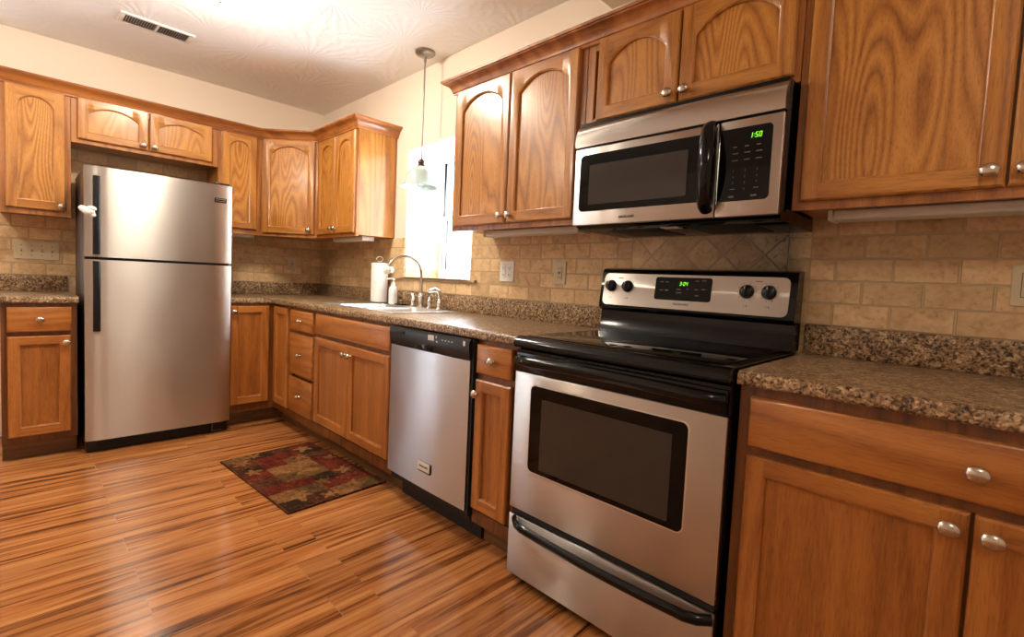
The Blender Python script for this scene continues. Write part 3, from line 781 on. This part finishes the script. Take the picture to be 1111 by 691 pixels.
mb = T.mb(); mb.box(fx0+.006, fx1-.006, -.660, -.600, .004, .072, BLACKP, .004)
for k in range(9): mb.box(fx0+.05, fx1-.12, -.662, -.658, .016+.005*k, .0185+.005*k, BLACKM)
mb.box(fx1-.10, fx1-.096, -.664, -.659, .012, .062, GREYMARK); mb.box(fx1-.10, fx1-.04, -.664, -.659, .012, .015, GREYMARK); T.add('base_grille', mb)
mb = T.mb(); mb.box(fx0+.006, fx1-.006, -.644, -.6405, .10, 1.65, BLACKM); T.add('door_gasket', mb)
# soft white tie on the handle
wo_ = (-1.640, -.742, 1.365)
mb = MB(wo_)
def blob(cx, cy, cz, rx, ry, rz, seed):
    rnd = random.Random(seed)
    rings = []
    for i in range(1, 8):
        a = PI*i/8
        rings.append([(cx+rx*math.sin(a)*math.cos(2*PI*j/12)*(1+.12*rnd.uniform(-1, 1)), cy+ry*math.sin(a)*math.sin(2*PI*j/12)*(1+.12*rnd.uniform(-1, 1)), cz+rz*math.cos(a)) for j in range(12)])
    mb.loops(rings, CLOTHW, True, True, True)
blob(-1.655, -.752, 1.398, .030, .016, .022, 1); blob(-1.678, -.745, 1.410, .018, .012, .017, 2); blob(-1.640, -.756, 1.413, .022, .014, .014, 3); blob(-1.634, -.748, 1.380, .014, .010, .014, 4)
o = mb.build('cloth_bow', angle=180); o.location = wo_; tag(o, 'small white cloth bow tied on the black freezer door handle', 'bow')

# ------------------------------------------------------------------ dishwasher
T = Th('R', 'dishwasher', 2.556, 0, 0, 'stainless dishwasher with black control strip under the counter', 'dishwasher')
a, bq = 2.2455, 2.8655; df = -.642
mb = T.mb(); mb.box(a, bq, -.606, -.05, .105, .8755, BLACKM); mb.box(2.852, bq-.001, -.632, -.60, .13, .872, BLACKM); T.add('body', mb)
mb = T.mb()
poly = [(2.252+(2.850-2.252)*i/10, df+.004*(2*i/10-1)**2) for i in range(11)]+[(2.850, -.610), (2.252, -.610)]
mb.prism(poly, 'z', .150, .782, STEEL_DW); dd = T.add('door', mb, angle=50)
mb = T.mb(); mb.plate(2.522, 2.618, .228, .276, df+.002, df-.004, .006, BLACKP); mb.plate(2.523, 2.612, .235, .276, df-.003, df-.006, .004, VENTM); mb.text('FRIGIDAIRE', .013, (2.567, df-.0064, .255), DARKMARK); T.add('badge', mb, dd)
mb = T.mb()
prof = [(-.608, .787), (-.640, .787), (-.644, .800), (-.650, .835), (-.648, .862), (-.640, .872), (-.608, .872)]
mb.prism([(d, z) for d, z in prof], 'x', 2.250, 2.852, BLACKP)
for x, wdt in ((2.572, .012), (2.588, .012), (2.604, .010)): mb.box(x, x+wdt, -.6512, -.647, .838, .862, WHITEMARK)
mb.box(2.628, 2.634, -.6512, -.647, .852, .862, WHITEMARK); mb.box(2.632, 2.642, -.6512, -.647, .834, .840, WHITEMARK)
for k in range(4): mb.box(2.672+.022*k, 2.680+.022*k, -.6514, -.647, .846, .850, WHITEMARK)
mb.box(2.816, 2.828, -.6512, -.647, .842, .862, WHITEMARK); mb.box(2.700, 2.718, -.6514, -.647, .836, .838, GREYMARK)
cp = T.add('control_panel', mb)
mb = T.mb(); mb.box(2.318, 2.378, -.6535, -.648, .842, .857, BLACKM, .001); T.add('vent', mb, cp)
mb = T.mb(); mb.box(2.46, 2.60, -.6485, -.640, .789, .812, BLACK, .003); T.add('latch', mb, cp)
mb = T.mb(); mb.box(2.250, 2.862, -.545, -.50, .002, .104, BLACKM); mb.box(2.250, 2.852, -.612, -.54, .108, .148, BLACKM); T.add('toe_panel', mb)

# ------------------------------------------------------------------ range
T = Th('R', 'range', 3.511, 0, 0, 'stainless and black electric range with glass cooktop', 'stove')
a, bq, rf = 3.1315, 3.8925, -.668
mb = T.mb(); mb.box(a+.002, bq-.002, -.630, -.03, .012, .893, BLACK, .003)
for x in (a+.03, bq-.03):
    for y in (-.58, -.08): mb.lathe([(.018, 0.0), (.018, .014)], (x, y, 0.0005), (0, 0, 1), BLACKM, 12)
T.add('body', mb)
mb = T.mb()
prof = [(-.10, .894), (-.640, .894), (-.668, .880), (-.676, .884), (-.678, .896), (-.672, .910), (-.655, .920), (-.640, .921), (-.10, .921)]
mb.prism(prof, 'x', a, bq, BLACK); ck = T.add('cooktop', mb)
mb = T.mb(); mb.plate(a+.03, bq-.03, 0, .02, 0, 0, .002, GLASSB) if False else mb.box(a+.03, bq-.03, -.635, -.115, .9212, .9235, GLASSB, .001); gl = T.add('glass_top', mb, ck)
def ringm(mb, cx, cy, z, r, wd_, m, n=40):
    L = [[(cx+q*math.cos(2*PI*i/n), cy+q*math.sin(2*PI*i/n), z) for i in range(n)] for q in (r-wd_, r)]
    mb.loops(L, m)
for cx, cy, r in ((3.32, -.50, .10), (3.70, -.49, .115), (3.32, -.24, .075), (3.70, -.24, .09)):
    mb = T.mb(); ringm(mb, cx, cy, .9237, r, .0025, RINGM); ringm(mb, cx, cy, .9237, r*.62, .0015, RINGM); T.add('burner_mark', mb, ck)
# vent trim over the oven door with the black handle
mb = T.mb(); prof = [(-.628, .793), (-.655, .793), (-.655, .872), (-.645, .880), (-.628, .880)]
mb.prism(prof, 'x', a+.001, bq-.001, BLACK)
for k in range(6): mb.box(a+.16+.075*k, a+.225+.075*k, -.6562, -.654, .866, .869, BLACKM)
T.add('vent_trim', mb)
mb = T.mb(); mb.box(a, bq, -.662, -.650, .286, .792, STEEL, .004); mb.box(a+.001, bq-.001, -.6505, -.632, .287, .791, BLACK); od = T.add('oven_door', mb)
mb = T.mb(); mb.plate(3.210, 3.796, .440, .757, -.661, -.6635, .022, TRIMM, .001); mb.plate(3.2145, 3.7915, .4445, .7525, -.6630, -.6650, .019, GLASSB, .0005); fr = T.add('window_frame', mb, od)
mb = T.mb(); mb.box(3.268, 3.748, -.6656, -.6645, .462, .712, OVENW); T.add('window', mb, od)
mb = T.mb(); hx0, hx1 = a+.012, bq-.012; pts = []
for i in range(25):
    u = i/24; x = hx0+(hx1-hx0)*u; e = min(1, min(u, 1-u)/.07); pts.append((x, -.664-.030*math.sin(e*PI/2), .836+.006*math.sin(PI*u)))
mb.tube(pts, [.013]*25, BLACK, 12, 1.35, side=(0, -1, 0)); mb.box(a+.004, bq-.004, -.6625, -.654, .795, .862, BLACK, .003); T.add('handle', mb, od)
mb = T.mb(); mb.box(a, bq, -.662, -.650, .036, .262, STEEL, .004); mb.box(a+.001, bq-.001, -.6505, -.632, .037, .261, BLACK); mb.box(a+.004, bq-.004, -.650, -.630, .262, .286, BLACKM); dr = T.add('storage_drawer', mb)
mb = T.mb(); pts = []; hx0, hx1 = a+.030, bq-.006
for i in range(25):
    u = i/24; x = hx0+(hx1-hx0)*u; e = min(1, min(u, 1-u)/.08); pts.append((x, -.660-.034*math.sin(e*PI/2), .246-.012*math.sin(PI*u)))
mb.tube(pts, .0125, BLACK, 12, 1.3, side=(0, -1, 0)); T.add('handle', mb, dr)
# backguard: leaning control panel in a black housing
mb = T.mb()
prof = [(-.035, .9225), (-.112, .9225), (-.100, .945), (-.092, 1.010), (-.116, 1.022), (-.118, 1.030), (-.098, 1.178), (-.090, 1.190), (-.070, 1.196), (-.035, 1.196)]
mb.prism(prof, 'x', 3.108, bq-.004, BLACK); bgd = T.add('backguard', mb)
ny = .020/.148   # lean of the face
fy0 = -.1185
def on(z, out=0.0): return fy0+ny*(z-1.030)-out
def leanplate(mb, x0, x1, z0, z1, r, m, o0, o1):
    def ring(e, out):
        res = []
        for cx, cz, a0 in ((x1-r, z0+r, -90), (x1-r, z1-r, 0), (x0+r, z1-r, 90), (x0+r, z0+r, 180)):
            for k in range(6):
                q = R(a0+k*18); zz = cz+(r-e)*math.sin(q); res.append((cx+(r-e)*math.cos(q), on(zz, out), zz))
        return res
    mb.loops([ring(0, o0), ring(0, o1)], m, True, True, True)
mb = T.mb(); leanplate(mb, 3.124, bq-.026, 1.036, 1.172, .022, STEEL, -.001, .0015)
mb.text('FRIGIDAIRE', .0125, (3.487, on(1.056, .002), 1.056), DARKMARK, ydir=(0, ny, 1))
for x, z in ((3.205, 1.152), (3.765, 1.156)): mb.box(x-.012, x+.012, on(z, .0019), on(z, .0012), z-.0015, z+.0015, REDMARK)
for x in (3.162, 3.243, 3.728, 3.802):
    for k in range(9):
        q = R(-60+37*k+60); xx, zz = x+.032*math.cos(q), 1.118+.032*math.sin(q); mb.box(xx-.0016, xx+.0016, on(zz, .0019), on(zz, .0012), zz-.0012, zz+.0012, DARKMARK)
    zz = 1.066; mb.box(x-.006, x+.006, on(zz, .0019), on(zz, .0012), zz-.006, zz-.005, DARKMARK); mb.box(x-.006, x-.005, on(zz, .0019), on(zz, .0012), zz-.006, zz+.006, DARKMARK); mb.box(x+.001, x+.005, on(zz, .0019), on(zz, .0012), zz-.001, zz+.004, DARKMARK)
cpn = T.add('control_panel', mb)
mb = T.mb(); leanplate(mb, 3.371, 3.602, 1.071, 1.162, .010, GLASSB, .001, .0025)
mb.digits('3:04', 3.474, 1.130, .0145, on(1.130, .0030), LED, ny=ny)
for x, z, w_ in ((3.392, 1.141, .013), (3.415, 1.141, .013), (3.392, 1.108, .014), (3.415, 1.108, .014), (3.465, 1.113, .016), (3.463, 1.100, .022), (3.505, 1.116, .006), (3.535, 1.148, .016), (3.562, 1.150, .016), (3.537, 1.115, .014), (3.563, 1.117, .016), (3.540, 1.092, .014)):
    q = [(x, z), (x+w_, z), (x+w_, z+.0035), (x, z+.0035)]; mb.face([mb.v((u, on(v_, .0029), v_)) for u, v_ in q], GREYMARK)
T.add('display', mb, cpn)
for x in (3.162, 3.243, 3.728, 3.802):
    mb = T.mb(); o_ = Vector((x, on(1.118, .001), 1.118)); nd = Vector((0, -1, ny)).normalized()
    mb.lathe([(.025, 0), (.0255, .004), (.022, .010), (.020, .018), (.017, .020)], o_, nd, BLACKP, 24)
    mb.box(x-.005, x+.005, o_.y-.026, o_.y-.008, 1.118-.019, 1.118+.021, BLACKP, .003); mb.box(x-.001, x+.001, o_.y-.0265, o_.y-.02, 1.128, 1.138, WHITEMARK)
    T.add('knob', mb, cpn)

# ------------------------------------------------------------------ microwave
T = Th('R', 'microwave', 3.524, 0, 1.33, 'stainless over-the-range microwave with black handle', 'microwave')
a, bq, mf = 3.1525, 3.8955, -.392
mb = T.mb(); mb.prism([(-.012, 1.333), (-.355, 1.333), (-.378, 1.347), (-.378, 1.742), (-.012, 1.742)], 'x', a+.003, bq-.001, BLACK)
mb.box(a+.10, a+.32, -.30, -.08, 1.3305, 1.334, BLACKM, .001); mb.box(bq-.32, bq-.10, -.30, -.08, 1.3305, 1.334, BLACKM, .001)
mb.box(a+.34, bq-.34, -.33, -.28, 1.3305, 1.334, WHITEP, .001); T.add('body', mb)
mb = T.mb(); prof = [(-.378, 1.645), (-.402, 1.645), (-.405, 1.660), (-.402, 1.690), (-.394, 1.715), (-.386, 1.726), (-.378, 1.730)]
mb.prism(prof, 'x', a, bq, STEEL); T.add('vent_panel', mb)
sx = 3.712
mb = T.mb(); mb.box(a, sx-.002, -.400, -.379, 1.346, 1.638, STEEL, .004)
mb.text('FRIGIDAIRE', .0125, (3.395, -.4008, 1.368), DARKMARK); md = T.add('door', mb)
mb = T.mb(); mb.plate(a+.028, 3.690, 1.398, 1.612, -.399, -.4022, .018, GLASSB, .001); gw = T.add('window_frame', mb, md)
mb = T.mb(); mb.plate(3.225, 3.615, 1.422, 1.572, -.402, -.4032, .006, OVENW, .0004); T.add('window', mb, md)
mb = T.mb(); pts = [(3.684+.012*math.sin(PI*i/24), -.398-.052*math.sin(PI*min(1, max(0, i/24)))**.45, 1.372+.262*i/24) for i in range(25)]
mb.tube(pts, [.017+.003*math.sin(PI*i/24) for i in range(25)], BLACK, 14, 1.25, side=(0, -1, 0)); T.add('handle', mb, md)
mb = T.mb(); mb.box(sx+.001, bq, -.400, -.379, 1.346, 1.638, STEEL, .004); cpm = T.add('control_panel', mb)
mb = T.mb(); mb.plate(sx+.004, bq-.028, 1.392, 1.612, -.399, -.4022, .014, GLASSB, .001)
mb.digits('1:50', 3.803, 1.576, .0155, -.4027, LED)
for r_, z in enumerate((1.553, 1.534, 1.513)):
    for c_ in range(3): mb.box(3.757+.034*c_, 3.757+.034*c_+(.012 if r_ == 0 else .017), -.4027, -.402, z, z+.0028, GREYMARK)
for r_, z in enumerate((1.482, 1.464, 1.446, 1.427)):
    for c_ in range(3):
        if r_ == 3 and c_ != 1: mb.box(3.756+.034*c_, 3.770+.034*c_, -.4027, -.402, z, z+.0025, GREYMARK); continue
        mb.text('123456789 0 '[r_*3+c_], .0085, (3.763+.034*c_, -.4028, z), GREYMARK, depth=.0003)
for x in (3.752, 3.818): mb.box(x, x+.016, -.4027, -.402, 1.403, 1.408, GREYMARK)
T.add('keypad', mb, cpm)

# ------------------------------------------------------------------ lamps and fittings
pd = (-.142, -1.735, 1.66)
e = empty('pendant_lamp', pd, 0, 'pendant lamp with frosted bell shade hanging before the window', 'pendant lamp')
mb = MB(pd); mb.lathe([(.062, H-.0006), (.062, H-.010), (.054, H-.020), (.030, H-.026), (.010, H-.030)], (pd[0], pd[1], 0), (0, 0, 1), NICKELD, 30); mb.build('canopy', e)
mb = MB(pd); mb.lathe([(.0055, H-.03), (.0055, 1.845)], (pd[0], pd[1], 0), (0, 0, 1), NICKELD, 12); mb.lathe([(.009, H-.028), (.009, H-.06)], (pd[0], pd[1], 0), (0, 0, 1), NICKELD, 12); mb.build('rod', e)
mb = MB(pd); mb.lathe([(.010, 1.858), (.020, 1.850), (.023, 1.835), (.018, 1.826), (.026, 1.818), (.028, 1.806)], (pd[0], pd[1], 0), (0, 0, 1), BRONZE, 20); mb.build('socket', e)
mb = MB(pd)
outer_ = [(.024, 1.812), (.050, 1.805), (.074, 1.786), (.088, 1.758), (.094, 1.730), (.101, 1.708), (.114, 1.692), (.128, 1.682)]
mb.lathe(outer_+[(.127, 1.679)]+[(r_-.003, z-.003) for r_, z in outer_[::-1]], (pd[0], pd[1], 0), (0, 0, 1), FROST, 36, cap0=False, cap1=False); mb.build('shade', e)
mb = MB(pd); mb.lathe([(.013, 1.805), (.014, 1.775), (.026, 1.745), (.029, 1.725), (.024, 1.706), (.008, 1.697)], (pd[0], pd[1], 0), (0, 0, 1), WHITEP, 18); mb.build('bulb', e)
cl = (-1.24, -1.61, 2.385)
e = empty('ceiling_lamp', cl, 0, 'glowing white dome lamp on the ceiling near the vent', 'ceiling lamp')
mb = MB(cl); mb.lathe([(.145, H-.0006), (.150, H-.012), (.146, H-.020)], (cl[0], cl[1], 0), (0, 0, 1), NICKEL, 32); mb.build('fitting', e)
mb = MB(cl); mb.lathe([(.006, 2.384), (.010, 2.390), (.008, 2.396), (.014, 2.401), (.005, 2.407)], (cl[0], cl[1], 0), (0, 0, 1), NICKEL, 14); mb.build('finial', e)
mb = MB(cl); mb.lathe([(.006, 2.402), (.050, 2.406), (.090, 2.420), (.125, 2.446), (.145, 2.480), (.148, H-.018)], (cl[0], cl[1], 0), (0, 0, 1), FROST, 36, cap0=True, cap1=False); sh = mb.build('dome', e)
sh.data.materials[0] = DOMEM
vo = (-1.342, -.728, H-.012)
e = empty('ceiling_vent', vo, R(0), 'white ceiling air vent with dark louvres', 'vent')
e.rotation_euler = (0, 0, R(1.5))
mb = MB(vo); x0, x1, y0, y1 = vo[0]-.178, vo[0]+.178, vo[1]-.075, vo[1]+.075
for q in ((x0, x1, y0, y0+.022), (x0, x1, y1-.022, y1), (x0, x0+.024, y0+.022, y1-.022), (x1-.024, x1, y0+.022, y1-.022), (vo[0]-.006, vo[0]+.006, y0+.022, y1-.022)): mb.box(*q, H-.010, H-.0006, VENTM, .002)
mb.build('frame', e)
mb = MB(vo); mb.box(x0+.02, x1-.02, y0+.02, y1-.02, H-.0024, H-.001, DARKHOLE)
for k in range(26):
    xx = x0+.032+k*.0118
    if abs(xx-vo[0]) < .010: continue
    mb.prism([(xx, H-.0085), (xx+.0045, H-.0028), (xx+.0055, H-.0028), (xx+.001, H-.0085)], 'y', y0+.022, y1-.022, LOUVRE)
mb.build('louvres', e)
def strip(wall, s0, s1, d0, d1, z, label):
    T = Th(wall, 'under_cabinet_light', (s0+s1)/2, (d0+d1)/2, z, label, 'light strip', 'under-cabinet lights')
    mb = T.mb(); mb.box(s0, s1, d0, d1, z-.030, z-.0005, DIFFUSER, .008, 3); T.add('diffuser', mb)
    for q in (s0-.012, s1-.001):
        mb = T.mb(); mb.box(q, q+.013, d0-.002, d1+.002, z-.032, z-.0005, WHITEP, .003); T.add('end_cap', mb)
strip('R', 2.42, 3.02, -.20, -.11, 1.378, 'white light strip below the cabinet between window and microwave')
strip('R', 3.99, 4.60, -.20, -.11, 1.378, 'long white light strip below the far right cabinet')
strip('R', .70, 1.13, -.21, -.12, 1.390, 'white light strip below the two-door cabinet left of the window')
strip('L', -.88, -.64, -.21, -.12, 1.390, 'white light strip below the narrow cabinet right of the refrigerator')

def plate(wall, s, z, w_, h, label, cat, m, kind, d=-.0085):
    T = Th(wall, 'switch_plate' if 'switch' in cat else 'outlet', s, d, z, label, cat)
    mb = T.mb(); mb.plate(s-w_/2, s+w_/2, z-h/2, z+h/2, d, d-.006, .006, m, .002); T.add('cover_plate', mb)
    y = d-.006
    if kind == 'toggles':
        for k in range(4):
            x = s+(k-1.5)*.0465; mb = T.mb(); mb.box(x-.0055, x+.0055, y-.0012, y+.001, z-.013, z+.013, ALMOND, .0005)
            mb.prism([(y, z-.006), (y-.015, z+.003), (y-.015, z+.010), (y, z+.006)], 'x', x-.004, x+.004, ALMOND); T.add('toggle', mb)
            for q in (-.030, .030):
                mb = T.mb(); mb.lathe([(.003, 0), (.003, .001)], (x, y+.0003, z+q), (0, -1, 0), DARKMARK, 10); T.add('screw', mb)
    elif kind == 'duplex2':
        for k in (-1, 1):
            x = s+k*.0235
            mb = T.mb(); mb.plate(x-.016, x+.016, z-.036, z+.036, y+.0005, y-.0022, .010, m, .0008)
            for q in (.019, -.019): mb.box(x-.007, x-.0045, y-.0026, y-.0018, z+q-.004, z+q+.006, BLACKM); mb.box(x+.0045, x+.007, y-.0026, y-.0018, z+q-.004, z+q+.006, BLACKM); mb.lathe([(.0025, 0), (.0025, .0005)], (x, y-.0021, z+q-.010), (0, -1, 0), BLACKM, 10)
            T.add('receptacle', mb)
    elif kind == 'gfci':
        mb = T.mb(); mb.plate(s-.0165, s+.0165, z-.034, z+.034, y+.0005, y-.003, .003, m, .0008)
        for q in (.022, -.022): mb.box(s-.007, s-.0045, y-.0034, y-.0026, z+q-.004, z+q+.004, BLACKM); mb.box(s+.0045, s+.007, y-.0034, y-.0026, z+q-.004, z+q+.004, BLACKM)
        mb.box(s-.008, s+.008, y-.0042, y-.0028, z+.001, z+.006, DARKMARK, .0005); mb.box(s-.008, s+.008, y-.0042, y-.0028, z-.006, z-.001, REDMARK, .0005); T.add('receptacle', mb)
    elif kind == 'rocker':
        for k in (-1, 1):
            x = s+k*.023; mb = T.mb(); mb.box(x-.0165, x+.0165, y-.001, y+.0005, z-.034, z+.034, BLACKM)
            mb.prism([(y-.0005, z-.0325), (y-.006, z-.0325), (y-.0025, z), (y-.004, z+.0325), (y-.0005, z+.0325)], 'x', x-.015, x+.015, m); T.add('rocker', mb)
plate('L', -1.843, 1.172, .208, .114, 'ivory four-switch plate on the tiles left of the refrigerator', 'switch plate', IVORY, 'toggles')
plate('L', -.260, 1.178, .070, .105, 'tan outlet plate on the dark tiles near the corner', 'outlet', ALMOND, 'gfci')
plate('R', 2.410, 1.170, .110, .114, 'white double outlet plate between window and range', 'outlet', WHITEP, 'duplex2')
plate('R', 2.790, 1.170, .078, .114, 'almond outlet plate just left of the range', 'outlet', ALMOND, 'gfci')
plate('R', 4.448, 1.170, .118, .116, 'almond rocker switch plate on the tiles at far right', 'switch plate', IVORY, 'rocker')

# ------------------------------------------------------------------ rug
ro = (-.838, -1.685, .0006)
mb = MB((0, 0, 0)); RW, RL, RT = .530, .860, .009
mb.box(-RW/2, RW/2, -RL/2, RL/2, 0, RT, RUG['brown'], .003)
zt = RT+.0003
XS = [-.258, -.13, .0, .12, .258]; YS = [-.423, -.31, -.20, -.10, .03, .14, .23, .33, .423]
PAT = ['odbr', 'brrd', 'drob', 'rttr', 'boor', 'rrdb', 'torr', 'dbto']
KEY = {'d': 'dark', 'o': 'olive', 't': 'tan', 'r': 'red', 'b': 'brown', 'D': 'dark'}
gv = [[mb.v((x, y, zt)) for x in XS] for y in YS]
for j in range(8):
    for i in range(4): mb.face([gv[j][i], gv[j][i+1], gv[j+1][i+1], gv[j+1][i]], RUG[KEY[PAT[7-j][i]]])
def leaf(cx, cy, s, rot, m, z):
    pts = []
    for k in range(30):
        an = 2*PI*k/30; lob = (1.0, .78, .50, .42, .50, .78)[k % 6]
        rr_ = s*lob*(.80+.22*math.cos(an)+.08*math.sin(3.1*k)); pts.append((cx+rr_*math.cos(an+rot), cy+rr_*math.sin(an+rot), z))
    mb.face([mb.v(p) for p in pts], m)
for k, (cx, cy, s, r_, m) in enumerate(((0.0, .02, .135, .6, 'leaf'), (-.19, .30, .07, 2.1, 'tan'), (-.14, -.29, .10, 3.3, 'leaf'), (.12, -.36, .075, 1.2, 'tan'), (.17, .33, .075, 4.2, 'leaf'), (-.2, .14, .065, .2, 'leaf'),
        (.19, -.14, .07, 2.7, 'tan'), (.02, -.2, .06, 5.1, 'olive'), (.10, .20, .08, 3.9, 'tan'), (-.10, .38, .06, 1.9, 'leaf'), (.21, .08, .055, .9, 'leaf'), (-.03, -.38, .055, 2.4, 'leaf'))):
    leaf(cx, cy, s, r_, RUG[m], RT+.0008+.00004*k)
o = mb.build('rug'); o.location = ro; o.rotation_euler = (0, 0, R(3.5)); tag(o, 'small patchwork leaf rug on the floor before the sink', 'rug')
